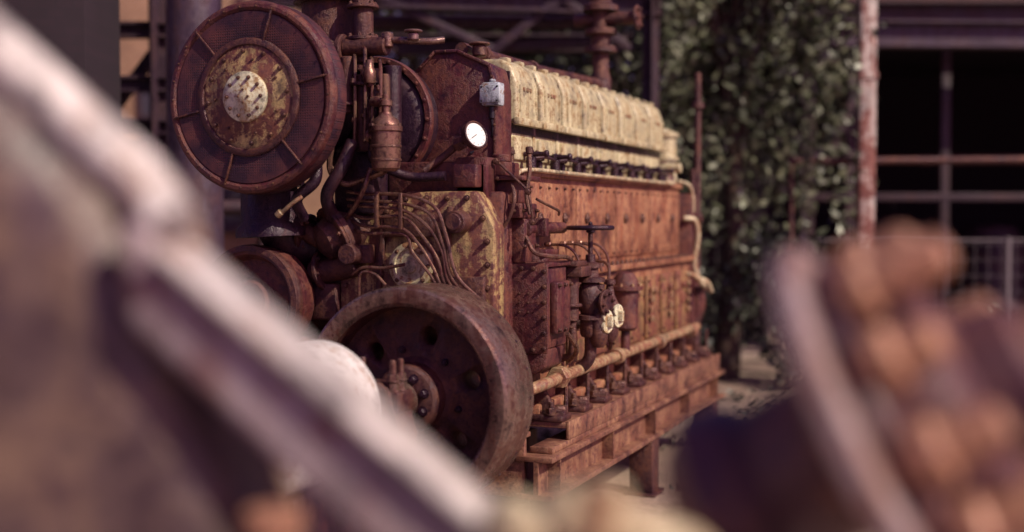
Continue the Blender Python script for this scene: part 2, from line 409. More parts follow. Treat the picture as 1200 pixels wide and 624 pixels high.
p = Part()
p.prism([(-.62,.95),(-.62,1.35),(-.50,1.58),(-.22,1.74),(.18,1.74),(.28,1.55),(.28,.95)],'y',.50,.66,.02)
p.done('front_gear_case', M_ochre, E)
p = Part()
p.box(-.45,.27,.64,1.08,.5,1.74,.02); p.box(-.38,.20,.60,.84,1.62,1.90,.02)
p.box(.02,.20,.60,.86,1.70,1.92,.012); p.box(.04,.17,.52,.62,1.76,1.88,.01)
p.done('front_block', M_red, E)
p = Part()
cx,cz=-.186,1.349
p.lathe((cx,.50,cz),(0,-1,0),[(.125,0),(.125,.02),(.118,.026),(.09,.028),(.085,.02),(.04,.02),(.035,.035),(0,.036)],48)
p.done('inspection_cover', M_cream, E)
p = Part()
for i in range(8):
    a=2*math.pi*i/8; p.bolt((cx+.105*math.cos(a),.475,cz+.105*math.sin(a)),(0,-1,0),.010,.012)
for x,z in [(-.58,1.0),(-.58,1.12),(-.58,1.24),(-.575,1.34),(-.52,1.47),(-.44,1.57),(-.33,1.635),(-.22,1.70),(-.1,1.705),(.02,1.705),(.13,1.705),(.22,1.6),(.245,1.48),(.245,1.36),(.245,1.24),(.245,1.12)]:
    p.bolt((x,.50,z),(0,-1,0),.013,.015)
for x in (-.36,-.02):
    for z in (1.2,1.3,1.42,1.52): p.bolt((x,.5,z),(0,-1,0),.011,.014)
p.done('gear_case_bolts', M_nut, E)
p = Part()
p.beam((-.40,.49,1.0),(-.34,.49,1.60),.03,.03); p.beam((.0,.49,1.0),(.04,.49,1.66),.03,.03)
p.box(-.60,-.40,.44,.52,1.36,1.46,.01); p.cyl((-.5,.50,1.41),(-.5,.36,1.41),.055); p.cyl((.10,.5,1.58),(.10,.40,1.58),.06)
p.cyl((.1,.4,1.58),(.1,.385,1.58),.045)
p.box(.05,.24,.46,.51,1.02,1.30,.01); p.box(-.34,-.05,.47,.51,1.50,1.62,.01)
p.cyl((-.26,.5,1.14),(-.26,.42,1.14),.045); p.cyl((.14,.5,1.18),(.14,.41,1.18),.05); p.done('gear_case_ribs', M_brown, E)
p = Part()
d=Vector((-.5,-.6,-.35)).normalized()
p.lathe((-.60,.50,1.52),d,[(0,-.15),(.13,-.15),(.13,.0),(.17,.01),(.17,.04),(.12,.05),(.10,.12),(.05,.15),(0,.15)],32)
p.flange(Vector((-.60,.50,1.52))+d*.05,d,.17,.02,8,.013)
p.cyl((-.78,.50,1.30),(-.50,.50,1.36),.07); p.flange((-.72,.5,1.315),(1,0,.2),.11,.022,6,.012)
p.cyl((-.86,.46,1.55),(-.60,.46,1.45),.055); p.flange((-.8,.46,1.527),(1,0,-.35),.10,.022,6,.012)
p.box(-.80,-.62,.46,.6,1.05,1.25,.02)
p.done('water_pump', M_brown, E)
p = Part()
p.lathe((-1.03,.25,1.16),(0,1,0),[(0,.03),(.07,.03),(.08,0),(.10,0),(.12,.05),(.22,.06),(.235,.02),(.25,0),(.285,0),(.295,.012),(.295,.18),(.285,.2),(.26,.21),(.26,.7),(.2,.76),(0,.78)],64)
p.box(-1.25,-.80,.45,.95,.55,.95,.02)
p.done('generator', M_red, E)
p=Part(); p.lathe((-1.03,.24,1.16),(0,1,0),[(.265,0),(.296,.004),(.300,.02),(.300,.06),(.297,.07)],64); p.done('generator_ring', M_brown, E)
p = Part(); p.box(-1.3,-.45,.5,4.6,.3,.5,.02); p.box(-1.2,-1.0,.7,.9,GZ,.3,.01); p.box(-1.2,-1.0,3.9,4.1,GZ,.3,.01)
p.done('left_bedplate', M_dark, E)

p = Part()
for i in range(6):
    o=i*.042; j=lambda s=.012: random.uniform(-s,s)
    p.tube([(-.52,.40+.01*i,1.74-o*.9),(-.40+j(),.40,1.735-o+j()),(-.18+j(),.385,1.73-o*1.05+j()),(-.0-o*.55+j(),.38,1.66-o*1.15+j()),(.08-o*.5+j(),.38,1.50-o*.9),(.13-o*.45+j(),.38,1.30-o*.4),(.30-o*.75,.43,1.13-o*.2),(.31-o*.7,.48,1.02)],.0095,8)
p.tube([(-.50,.42,1.30),(-.42,.40,1.34),(-.30,.40,1.34),(-.18,.40,1.36)],.009)
p.tube([(-.45,.41,1.12),(-.44,.40,1.30),(-.36,.40,1.31),(-.30,.42,1.25)],.008)
p.tube([(-.35,.35,1.86),(-.38,.33,1.75),(-.45,.36,1.66),(-.52,.40,1.60)],.014)
p.tube([(-.55,.30,1.98),(-.56,.30,1.85),(-.50,.34,1.78),(-.40,.36,1.80),(-.25,.32,1.84)],.016)
p.done('copper_lines', M_tube, E)
p = Part()
for k,(x,z) in enumerate([(-.34,1.68),(-.2,1.67)]): p.box(x,x+.02,.365,.40,z-.13,z+.06,.004)
for i in range(6):
    o=i*.042; p.cyl((.31-o*.7,.50,1.02),(.31-o*.7,.46,1.03),.02,seg=6)
p.done('line_clamps', M_nut, E)
p = Part()
p.tube([(-.62,.25,1.95),(-.60,.22,1.8),(-.70,.20,1.70),(-.72,.3,1.60)],.03,12)
p.tube([(-.46,.36,2.0),(-.5,.3,1.85),(-.58,.3,1.72),(-.6,.4,1.6)],.035,12)
p.tube([(-.36,.45,2.2),(-.38,.42,2.0),(-.36,.42,1.9),(-.2,.48,1.82),(0,.52,1.82)],.025,12)
p.box(-.62,-.38,.44,.70,1.62,1.95,.02); p.cyl((-.3,.5,1.92),(-.3,.5,2.4),.05)
p.done('dark_hoses', M_dark, E)
p = Part()
p.tube([(-.74,.10,1.62),(-.66,.1,1.68),(-.62,.12,1.71)],.011,10,n=4); p.cyl((-.76,.1,1.61),(-.73,.1,1.635),.019)
p.done('drain_lever', M_pipe, E)

# main blocks
p = Part()
p.box(-.45,.30,.98,4.62,.50,1.275,.015); p.box(-.42,.34,.96,4.66,1.255,1.295,.008)
p.box(-.48,.36,.96,4.66,.50,.58,.01)
p.done('crankcase', M_orange, E)
p = Part()
p.box(-.38,.22,1.03,4.60,1.295,1.86,.012)
p.box(-.39,.245,1.02,4.61,1.835,1.875,.006)
p.done('cylinder_block', M_orange, E)
NP=8; y0=1.09; pitch=.432
p = Part(); pb = Part(); pr=Part(); ps=Part()
for i in range(0,NP,1):
    ya=y0+i*pitch*.99+.015; yb=ya+pitch*.95
    if i%2==0: p.box(.21,.236,ya,min(ya+pitch*1.93,4.56),1.34,1.80,.006)
    c=(ya+yb)/2-.02
    ps.lathe((.235,c,1.60),(1,0,0),[(.034,0),(.034,.012),(.026,.018),(.018,.016),(0,.03)],20)
    for z in (1.365,1.775):
        for k in range(3): pb.bolt((.236,ya+.04+k*.15,z),(1,0,0),.008,.009)
    for k in range(4): pb.bolt((.325,ya+.03+k*.108,1.295),(0,0,1),.012,.018)
    p2=ya
    pr.box(.30,.322,p2+.03,p2+.37,.74,1.19,.01)
    for z in (.78,.92,1.05,1.15):
        for yy in (p2+.055,p2+.345): pb.bolt((.322,yy,z),(1,0,0),.009,.011)
    pr.box(.322,.335,p2+.15,p2+.25,.93,1.02,.005)
    pr.cyl((.322,p2+.2,1.08),(.35,p2+.2,1.08),.028,seg=16)
p.done('block_side_panels', M_orange, E); pr.done('crankcase_doors', M_door, E); pb.done('block_bolts', M_nut, E); ps.done('block_plugs', M_nut, E)

# cylinder heads
pl=Part(); pc=Part(); pn=Part(); pv=Part(); pg=Part(); py=Part()
for i in range(NP):
    a=1.085+i*.405; b=a+.388; dz=random.uniform(-.006,.006)
    pl.box(-.27,.125,a,b,1.875,2.12,.014)
    pl.box(.10,.145,a+.05,b-.05,1.93,2.06,.01)
    pc.prism([(-.27,2.135),(.165,2.135),(.172,2.16),(.168,2.36+dz),(.13,2.455+dz),(.07,2.492+dz),(-.18,2.492+dz),(-.26,2.42)],'y',a+.022,b-.022,.020,4)
    pc.box(.15,.190,a+.008,b-.008,2.122,2.165,.008)
    pc.box(.16,.178,a+.06,a+.074,2.20,2.35,.003); pc.box(.16,.178,b-.074,b-.06,2.20,2.35,.003)
    for k in range(3): py.box(.165,.175,a+.12+k*.052,a+.12+k*.052+.024+.010*(k%2),2.318,2.340,.002)
    pn.cyl((-.05,(a+b)/2,2.485),(-.05,(a+b)/2,2.52),.03,seg=6)
    pc.box(.04,.10,a+.06,a+.12,2.47,2.505,.01); pc.box(.04,.10,b-.12,b-.06,2.47,2.505,.01)
    for yy in (a+.03,b-.03):
        pn.cyl((.135,yy,1.88),(.135,yy,2.0),.012,seg=10); pn.bolt((.135,yy,1.96),(0,0,1),.018,.02)
    c=(a+b)/2
    pv.cyl((.19,c,1.87),(.19,c,1.95),.03,seg=16); pv.cyl((.19,c,1.95),(.19,c,1.985),.02,seg=6); pv.cyl((.14,c,1.965),(.28,c,1.965),.014,seg=10)
    pv.cyl((.27,c,1.965),(.295,c,1.965),.022,seg=12)
    pv.cyl((.19,c+.13,1.87),(.19,c+.13,1.93),.02,seg=12); pv.cyl((.19,c+.13,1.93),(.19,c+.13,1.95),.032,seg=14)
    pv.tube([(.19,c,1.94),(.24,c+.10,1.95),(.24,c+.26,1.94),(.19,c+.38,1.94)],.009,8) if i<NP-1 else None
pg.box(-.24,.13,1.09,4.31,2.08,2.42,.0)
pl.done('head_lower_blocks', M_head, E); pc.done('rocker_covers', M_head, E); pn.done('head_nuts', M_nut, E); pv.done('injection_pumps', M_dark, E)
pg.done('head_core', M_dark, E); py.done('cover_lettering', M_pipe, E)
p = Part()
p.tube([(.20,.92,1.70),(.235,.95,1.84),(.27,1.1,1.868),(.275,1.6,1.868),(.275,2.8,1.868),(.275,3.9,1.868),(.275,4.2,1.875),(.26,4.28,1.94),(.2,4.33,1.99)],.012,10)
p.done('fuel_rail', M_cream, E)
p = Part()
p.tube([(-.12,1.0,2.54),(-.12,2.2,2.55),(-.12,3.2,2.58),(-.10,3.45,2.58)],.04,16)
for y in (1.3,2.1,2.9): p.cyl((-.12,y-.02,2.548),(-.12,y+.02,2.548),.055,seg=20)
p.lathe((-.10,3.49,2.50),(0,0,1),[(0,0),(.075,0),(.08,.12),(.06,.18),(.06,.32),(.12,.32),(.12,.36),(.075,.37),(.075,.44),(.12,.45),(.12,.49),(.065,.50),(.065,.62),(.13,.62),(.13,.66),(.08,.68),(.08,1.3),(0,1.3)],28)
for i in range(NP): p.cyl((-.12,1.27+i*.405,2.47),(-.12,1.27+i*.405,2.56),.03)
p.cyl((-.3,3.49,3.06),(.18,3.49,3.06),.05); p.flange((.18,3.49,3.06),(1,0,0),.09,.02,6)
p.done('exhaust_manifold', M_brown, E)
p = Part(); p.cyl((-.02,1.02,2.50),(-.02,1.02,2.56),.04); p.cyl((-.02,1.02,2.56),(-.02,1.02,2.575),.06); p.done('oil_filler', M_nut, E)

p = Part()
p.box(.10,.34,.72,.98,1.60,1.68,.01); p.box(.13,.30,.74,.96,1.68,1.80,.012); p.box(.08,.36,.70,.98,1.80,1.825,.005)
p.box(.12,.26,.72,.92,1.825,1.90,.01); p.cyl((.20,.80,1.90),(.20,.80,1.94),.05)
p.box(.24,.34,.78,1.02,1.36,1.60,.012)
p.cyl((.32,.85,1.545),(.32,1.45,1.545),.033); p.cyl((.32,.82,1.545),(.32,.86,1.545),.045)
p.box(.25,.40,.95,1.0,1.50,1.60,.006)
p.done('governor', M_red, E)
p = Part()
p.tube([(.36,.80,1.95),(.37,.78,1.85),(.36,.76,1.72),(.38,.76,1.62)],.012); p.cyl((.36,.80,1.94),(.36,.80,1.98),.02)
p.tube([(.30,.70,1.78),(.33,.66,1.70),(.30,.66,1.60),(.24,.66,1.52)],.010)
p.beam((.22,.69,1.90),(.40,.69,1.74),.02,.012); p.beam((.40,.69,1.74),(.42,.70,1.58),.018,.012)
for q in ((.22,.68,1.90),(.40,.68,1.74),(.42,.69,1.58)): p.bolt(q,(0,-1,0),.016,.018)
for x in (.13,.22,.31):
    for z in (1.64,1.81): p.bolt((x,.705,z),(0,-1,0),.010,.012)
for y in (.76,.86,.95): p.bolt((.345,y,1.64),(1,0,0),.010,.012); p.bolt((.345,y,1.45),(1,0,0),.010,.012)
p.tube([(.42,.75,1.70),(.45,.9,1.66),(.42,1.1,1.64),(.35,1.3,1.62)],.008)
p.done('governor_linkage', M_nut, E)

p = Part()
p.box(.18,.455,.80,1.14,.90,1.34,.018)
p.prism([(.20,.90),(.455,.90),(.44,.80),(.38,.76),(.26,.76),(.21,.80)],'y',.83,1.10,.012)
p.box(.175,.47,.785,.80,.88,1.36,.005); p.box(.30,.47,.80,1.16,1.34,1.365,.005)
p.box(.455,.50,.86,1.08,.98,1.26,.012); p.cyl((.33,.97,1.36),(.33,.97,1.42),.08); p.box(.24,.42,.90,1.1,1.40,1.43,.006)
p.done('pump_gearbox', M_red, E)
p = Part()
for k in range(6):
    z=.91+k*.082; p.bolt((.195,.785,z),(0,-1,0),.011,.013); p.bolt((.452,.785,z),(0,-1,0),.011,.013)
for x in (.26,.325,.39): p.bolt((x,.785,.90),(0,-1,0),.011,.013); p.bolt((x,.785,1.335),(0,-1,0),.011,.013)
for y in (.88,.97,1.06):
    for z in (1.0,1.24): p.bolt((.50,y,z),(1,0,0),.011,.013)
for i in range(3):
    for j in range(3): p.bolt((.26+i*.05,.786,1.10+j*.05),(0,-1,0),.006,.006)
p.done('gearbox_bolts', M_nut, E)
p = Part(); pf=Part()
vx,vy=.50,1.42
p.lathe((vx,vy,.92),(0,0,1),[(0,0),(.05,0),(.06,.02),(.06,.10),(.085,.10),(.085,.125),(.055,.13),(.072,.18),(.078,.24),(.06,.30),(.05,.31),(.085,.315),(.085,.34),(.05,.345),(.045,.39),(.06,.395),(.06,.42),(.03,.43),(.028,.47),(.014,.475),(.014,.62),(0,.62)],28)
p.cyl((.28,vy,1.12),(vx,vy,1.12),.055); p.flange((.36,vy,1.12),(1,0,0),.09,.022,6)
p.cyl((vx,vy,1.12),(vx+.10,vy-.02,1.12),.045); p.flange((vx+.10,vy-.02,1.12),(1,-.2,0),.075,.02,6)
p.box(.36,.52,1.20,1.40,1.27,1.33,.008); p.box(.34,.50,1.18,1.36,1.33,1.36,.006)
p.cyl((.44,1.25,1.02),(.44,1.25,1.28),.045); p.cyl((.44,1.25,1.1),(.44,1.25,1.12),.065)
for k,(x,y,z) in enumerate([(.55,1.42,1.01),(.56,1.60,1.03)]):
    p.lathe((x,y,z-.15),(0,0,1),[(0,0),(.03,0),(.05,.03),(.055,.08),(.055,.22),(.03,.27),(.02,.33),(.035,.335),(.035,.36),(0,.37)],24)
    c=Vector((x+.052,y-.012,z)); dd=Vector((1,-.6,0)).normalized()
    for s in (0,1):
        pf.lathe(c+Vector((0,0,-.030+.06*s)),dd,[(0,.014),(.034,.013),(.040,.004),(.040,-.02)],20)
    pf.beam(c+Vector((0,0,-.030))-dd*.004,c+Vector((0,0,.030))-dd*.004,.034,.078,.002)
p.cyl((.3,1.6,.98),(.56,1.6,.98),.035)
p.tube([(.50,1.42,.96),(.50,1.42,.82),(.47,1.42,.76),(.43,1.42,.735)],.035,14)
p.tube([(.45,1.25,1.03),(.45,1.25,.88),(.42,1.27,.82),(.35,1.27,.80)],.022,12)
p.done('valve_block', M_brown, E); pf.done('valve_name_plates', M_hub, E)
p = Part()
hz=1.545
p.tube([(vx+.125*math.cos(a),vy+.125*math.sin(a),hz) for a in [2*math.pi*k/32 for k in range(33)]],.014,10,False)
for k in range(5):
    a=2*math.pi*k/5+.2; p.beam((vx,vy,hz-.012),(vx+.12*math.cos(a),vy+.12*math.sin(a),hz),.018,.012,.003)
p.cyl((vx,vy,hz-.03),(vx,vy,hz+.015),.026); p.bolt((vx,vy,hz+.015),(0,0,1),.012,.014)
p.done('handwheel', M_dark, E)
p = Part()
for y,s in ((1.34,.6),(1.60,.9),(1.74,.9),(1.9,.7)):
    p.tube([(.26,y,1.45),(.38,y,1.44),(.44,y+.02,1.38),(.46,y+.02,1.28)],.008)
    p.cyl((.25,y,1.45),(.29,y,1.45),.016,seg=6)
p.tube([(.34,.80,1.50),(.40,.77,1.42),(.47,.80,1.40),(.49,1.0,1.39),(.46,1.2,1.37)],.012)
p.tube([(.55,1.60,1.22),(.55,1.62,1.30),(.50,1.68,1.34),(.4,1.7,1.34),(.3,1.72,1.30)],.010)
p.tube([(.52,.95,.98),(.54,1.05,.90),(.5,1.15,.84),(.45,1.2,.80)],.014)
p.done('small_lines', M_tube, E)
p = Part()
p.lathe((.44,2.33,.88),(0,0,1),[(0,0),(.06,0),(.08,.02),(.085,.26),(.11,.26),(.11,.285),(.085,.29),(.078,.33),(.05,.37),(0,.385)],32)
p.cyl((.28,2.33,1.0),(.44,2.33,1.0),.04); p.cyl((.44,2.33,.72),(.44,2.33,.88),.03)
p.done('strainer', M_red, E)
p = Part()
for i in range(8):
    a=i*math.pi/4; p.bolt((.44+.097*math.cos(a),2.33+.097*math.sin(a),1.165),(0,0,1),.010,.013)
for j in range(4):
    yy=2.75+.55*j
    for k in range(4): p.box(.335,.35,yy+k*.001,yy+.07,.86+k*.07,.90+k*.07,.004)
p.done('strainer_bolts', M_pipe, E)

p = Part()
p.tube([(.24,.66,.62),(.36,.70,.68),(.44,.85,.715),(.44,1.2,.725),(.44,2.4,.735),(.44,3.6,.745),(.44,4.3,.75)],.033,16)
for y in (1.05,2.15,3.15,4.1): p.cyl((.44,y-.035,.73),(.44,y+.035,.735),.052,seg=24)
p.cyl((.44,1.01,.727),(.44,1.09,.727),.064,seg=6)
p.done('water_main', M_pipe, E)
pf=Part(); pn=Part()
for i in range(10):
    y=1.02+i*.385
    pf.prism([(.30,.50),(.30,.70),(.345,.70),(.43,.555),(.49,.55),(.49,.50)],'y',y-.022,y+.022,.006)
    pf.box(.30,.50,y-.08,y+.08,.49,.53,.012)
    pn.cyl((.425,y-.055,.53),(.425,y-.055,.60),.015,seg=10); pn.bolt((.425,y-.055,.53),(0,0,1),.028,.032)
    pn.lathe((.43,y+.06,.53),(0,0,1),[(.045,0),(.045,.02),(.035,.035),(0,.04)],16)
    pf.cyl((.44,y+.15,.5),(.44,y+.15,.70),.012,seg=8)
pf.done('mounting_feet', M_brown, E); pn.done('foot_studs', M_nut, E)
p = Part()
p.box(-.46,.515,.95,4.70,.46,.492,.005); 
p.box(.515,.535,.95,4.72,.40,.500,.005)
p.box(.40,.53,.70,4.74,.365,.398,.004)
p.box(.36,.565,.60,4.78,.335,.363,.004)
p.box(.46,.485,.60,4.78,.165,.335,.0)
p.box(.36,.565,.60,4.78,.135,.165,.004)
for k in range(5): p.box(.485,.555,.75+k*.95,.762+k*.95,.166,.334,.0)
p.box(-.50,.40,.62,.66,.14,.45,.005); p.box(-.50,.40,.56,.72,.45,.475,.004)
p.done('base_rail', M_rail, E)
p = Part()
for y in (.85,2.72,4.55):
    for x in (.38,-.5):
        p.box(x,x+.16,y-.09,y+.09,GZ,.133,.006)
    p.box(.35,.57,y-.13,y+.13,GZ,GZ+.02,.004)
p.done('support_legs', M_brown, E)
p = Part()
p.cyl((.30,4.88,.45),(.30,4.88,2.80),.028); p.flange((.30,4.88,2.52),(0,0,1),.055,.03,4,.008); p.cyl((.30,4.88,2.5),(.30,4.88,2.56),.045)
p.box(.22,.38,4.70,4.95,1.0,1.04,.004); p.cyl((.30,4.72,.5),(.30,4.72,2.0),.022)
p.cyl((.22,4.88,1.6),(.34,4.88,1.6),.045)
p.done('rear_standpipe', M_brown, E)
p = Part()
p.tube([(.26,4.58,1.60),(.34,4.64,1.58),(.36,4.66,1.45),(.33,4.66,1.25),(.36,4.68,1.12),(.42,4.72,1.08),(.44,4.8,1.0)],.022,10)
p.tube([(.26,4.5,1.15),(.36,4.52,1.14),(.40,4.6,1.08),(.40,4.75,1.04)],.022,10)
p.tube([(.22,4.55,1.90),(.30,4.62,1.86),(.32,4.66,1.72),(.30,4.68,1.6)],.014,10)
p.done('rear_yellow_pipes', M_cream, E)
p = Part()
p.lathe((.10,4.52,1.88),(0,0,1),[(0,0),(.11,0),(.11,.18),(.13,.18),(.13,.21),(.11,.22),(.11,.36),(.13,.37),(.13,.40),(.04,.44),(0,.45)],32)
p.cyl((.1,4.45,2.0),(.27,4.45,2.0),.04); p.done('rear_breather', M_head, E)
p = Part(); p.box(-.35,.32,4.62,4.8,.5,1.8,.02); p.cyl((0,4.75,.9),(0,5.0,.9),.35); p.done('rear_cover', M_red, E)

# ------------------------------------------------------------------ FOREGROUND (yard frame)
G = group('steel_girder', True)
p = Part()
p.prism([(-1.9,2.76),(-.88,1.866),(-.60,1.61),(-.575,1.52),(-.46,1.20),(-.30,.6),(-.25,GZ+.3),(-1.9,GZ+.3)],'y',2.12,2.62,.17,8)
p.done('rounded_casing', M_fgb, G)
p = Part()
p.prism([(-.640,1.60),(-.580,1.575),(-.540,1.515),(1.49,GZ),(1.05,GZ),(-.22,1.05),(-.625,1.43)],'y',2.06,2.117,.025,4)
p.done('diagonal_plate', M_fgl, G)
p = Part()
p.beam((-.565,2.14,1.552),(1.49,2.14,GZ+.02),.24,.022,.006)
p.done('diagonal_flange', M_lip, G)  # top edge paler than the plate, its sunlit tone in the colour
p = Part()
p.tube([(-1.9,2.24,2.785),(-.90,2.24,1.895),(-.64,2.20,1.665),(-.575,2.16,1.585)],.052,20,False)
p.done('rolled_lip', M_lip, G)  # rounded ridge edge shaped to catch the sun, brightened by pale colour
p = Part(); p.lathe((-.385,2.04,1.04),(.2,-1,.1),[(0,0),(.04,0),(.04,.02),(.03,.05),(.0,.055)],24)
p.cyl((-.385,2.05,1.12),(-.385,2.05,.6),.036); p.cyl((-.385,2.05,1.09),(-.385,2.05,1.13),.05)
p.done('clamp_pin', M_fgr, G)
p = Part(); p.box(-1.8,-1.6,2.2,2.5,GZ,.3,.008); p.box(-.65,-.45,2.2,2.5,GZ,.3,.008); p.done('support_post', M_fgb, G)

V = group('flanged_pipe_valve', True)
e = Vector((.815,-.33,.47)).normalized(); c0 = Vector((.640,2.2,1.225))
_,eu,ev = basis(e)
p = Part(); p.lathe(c0,e,[(0,-.028),(.345,-.028),(.36,-.016),(.36,.016),(.345,.028),(0,.028)],72); p.done('flange_disc', M_rim, V)
p = Part()
p.lathe(c0,e,[(0,.028),(.30,.028),(.305,.036),(.305,.06),(.295,.07),(.225,.075),(.22,.14),(.20,.17),(.13,.19),(.12,.27),(.09,.29),(0,.30)],64)
p.done('bonnet', M_fgd, V)
p = Part()
for k in range(11):
    a=2*math.pi*k/11+.1; q=c0+(eu*math.cos(a)+ev*math.sin(a))*.272
    L=.17+.035*math.sin(k*2.3)
    p.lathe(q+e*.05,e,[(.038,0),(.038,L-.03),(.034,L-.012),(.018,L),(0,L+.002)],20); p.cyl(q+e*.07,q+e*.125,.060,seg=6,bev=.012)
p.lathe(c0+e*.29,e,[(0,0),(.09,0),(.09,.03),(.05,.04),(.045,.10),(.07,.10),(.07,.13),(0,.14)],24)
p.done('flange_studs', M_fgr, V)
p = Part()
p.lathe(c0,-e,[(.24,.02),(.20,.05),(.15,.09),(.14,.2),(.17,.24),(.18,.30),(.13,.36),(0,.38)],48)
p.tube([c0-e*.25,c0-e*.30+Vector((0,.04,-.25)),(.38,2.35,.4),(.38,2.35,GZ)],.13,24)
p.done('valve_body', M_fgd, V)
p = Part()
p.tube([(.45,2.15,.95),(.36,2.05,1.02),(.27,1.95,1.08),(.19,1.9,1.135),(.10,1.9,1.15),(.03,1.9,1.13),(-.02,1.92,1.0),(-.02,1.95,GZ)],lambda t: .036+.009*math.sin(t*26),16,n=12)
p.cyl((.135,1.89,1.10),(.135,1.89,1.205),.036); p.cyl((.075,1.89,1.13),(.075,1.89,1.20),.026); p.done('bypass_pipe', M_cream, V)

# ------------------------------------------------------------------ SURROUNDINGS
me = bpy.data.meshes.new('ground'); R=300
me.from_pydata([(-R,-R,GZ),(R,-R,GZ),(R,R,GZ),(-R,R,GZ)],[],[(0,1,2,3)]); me.materials.append(M_ground)
o = bpy.data.objects.new('ground', me); scene.collection.objects.link(o)

def ibeam(p, p0, p1, w=.2, h=.3):
    p0=Vector(p0); p1=Vector(p1); d=(p1-p0).normalized()
    if abs(d.z)<.9:
        up=Vector((0,0,1)); s=d.cross(up).normalized(); n=s.cross(d)
        p.beam(p0+n*h/2,p1+n*h/2,w,.025,0); p.beam(p0-n*h/2,p1-n*h/2,w,.025,0); p.beam(p0,p1,.02,h-.03,0)
    else:
        p.beam(p0+Vector((0,-h/2,0)),p1+Vector((0,-h/2,0)),w,.02,0) ; p.beam(p0+Vector((0,h/2,0)),p1+Vector((0,h/2,0)),w,.02,0); p.beam(p0,p1,.02,h-.03,0)

C = group('steel_column', True)
p=Part(); p.cyl((-2.47,10,GZ),(-2.47,10,7),.215,seg=40); p.cyl((-2.47,10,GZ),(-2.47,10,GZ+.06),.33,seg=40)
for z in (.9,4.2): p.flange((-2.47,10,z),(0,0,1),.27,.04,12,.02)
p.done('shaft', M_violet, C)
C = group('dark_brick_pier', True)
p=Part(); p.box(-4.6,-2.98,9,9.8,GZ,6.5,.01); p.box(-4.65,-2.93,8.95,9.85,GZ,.3,.01); p.done('pier', M_brickd, C)  # wall shade comes from the dark brick colour
C = group('pipe_rack', True)
p=Part()
for z in (2.45,2.85,1.95,3.35): ibeam(p,(-6,12,z),(-2.3,12,z),.15,.12)
for x in (-5.6,-3.3): ibeam(p,(x,12,GZ),(x,12,5),.2,.2)
p.tube([(-6,11.8,1.75),(-3,11.8,1.7),(-2,11.9,1.7)],.07,12)
p.tube([(-6,11.8,3.1),(-4.1,11.8,3.1),(-3.8,11.8,3.5),(-3.75,11.8,6)],.07,14)
for k in range(7): p.beam((-5.8+k*.5,11.9,2.05),(-5.8+k*.5,11.9,2.5),.03,.03,0)
p.beam((-4.6,12.3,1.6),(-3.1,12.3,3.6),.12,.10); p.box(-4.6,-3.4,12.6,13.2,1.2,2.35,.03)
p.done('racks', M_struct, C)
def wall_building(name, a0,a1,b0,b1,z1,mat,wins):
    C=group(name,True)
    p=Part(); p.box(a0,a1,b0,b1,GZ,z1,.02); p.done('walls',mat,C)
    p=Part(); p.box(a0-.2,a1+.2,b0-.25,b1+.25,z1,z1+.18,.02); p.done('roof',M_struct,C)
    p=Part(); g=Part()
    for (x,z,w,h) in wins:
        g.box(x,x+w,b0-.02,b0+.02,z,z+h,0)
        for k in range(int(w/.4)+1): p.box(x+k*.4-.02,x+k*.4+.02,b0-.05,b0-.022,z,z+h,0)
        for k in range(int(h/.4)+1): p.box(x,x+w,b0-.056,b0-.051,z+k*.4-.02,z+k*.4+.02,0)
        p.box(x-.1,x+w+.1,b0-.12,b0-.06,z-.12,z-.02,.01)
    g.done('window_glass',M_glass,C); p.done('window_frames',M_struct,C)
wall_building('brick_factory',-22,-3.6,19,28,9,M_brick,[(-8.5+3*k,1.5,1.6,2.2) for k in range(-4,2)])
wall_building('dark_workshop',-3.4,4.4,26,34,3.9,M_brickd,[(-2.6+2.4*k,1.2,1.6,1.8) for k in range(3)])  # shaded look is in the brick colour
C=group('overhead_trestle',True)
p=Part()
ibeam(p,(-2.6,13,3.85),(1.5,13,3.75),.22,.2); ibeam(p,(-2.6,14,3.5),(1.3,14,3.5),.2,.16)
p.beam((-1.5,13,3.9),(-.2,13,3.3),.10,.08); p.beam((.4,13,3.9),(1.2,13,3.3),.10,.08); p.beam((-1.2,13.5,3.35),(1.2,13.5,3.45),.12,.1)
p.beam((-.3,13,3.2),(1.1,13,4.3),.09,.09); p.tube([(-2,13.3,3.62),(1,13.3,3.62)],.08,12,False)
for x in (-2.5,1.4): ibeam(p,(x,13,GZ),(x,13,3.8),.2,.2)
p.done('beams', M_struct, C)
C=group('steel_frame_shed',True)
p=Part()
ibeam(p,(3.6,18,4.38),(16,18,4.38),.35,.42)
for x in (4.1,8.6,13): ibeam(p,(x,18,GZ),(x,18,4.2),.3,.3)
for x in (5.0,6.4): p.beam((x,19,GZ),(x,19,4.1),.12,.12)
p.beam((4.0,18.2,1.9),(8.6,18.2,1.9),.08,.1); p.beam((4.4,18,2.3),(5.1,18,4.1),.1,.1)
p.done('frame',M_struct,C)
p=Part(); p.box(3.6,16,18.3,18.5,4.62,8,0); p.done('upper_brick_wall',M_brickr,C)
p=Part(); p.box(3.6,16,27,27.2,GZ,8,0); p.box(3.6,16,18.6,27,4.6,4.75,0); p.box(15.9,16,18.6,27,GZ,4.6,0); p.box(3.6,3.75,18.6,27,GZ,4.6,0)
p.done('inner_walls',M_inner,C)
p=Part(); p.lathe((8.2,22,GZ),(0,0,1),[(0,0),(.6,0),(.6,1.4),(.4,1.7),(0,1.75)],24); p.box(9.2,11,22,23,GZ,1.6,.05); p.tube([(7,22,2.6),(9,22,2.6),(11,22.4,2.4)],.1,10); p.done('stored_machines',M_struct,C)
C=group('painted_post',True)
p=Part(); p.box(3.77,3.94,13.9,14.07,GZ,6,.01); p.box(3.70,4.01,13.83,14.14,GZ,GZ+.03,.004)
for z in (1.1,3.1): p.box(3.755,3.955,13.885,14.085,z,z+.08,.006)
p.done('post',M_post,C)
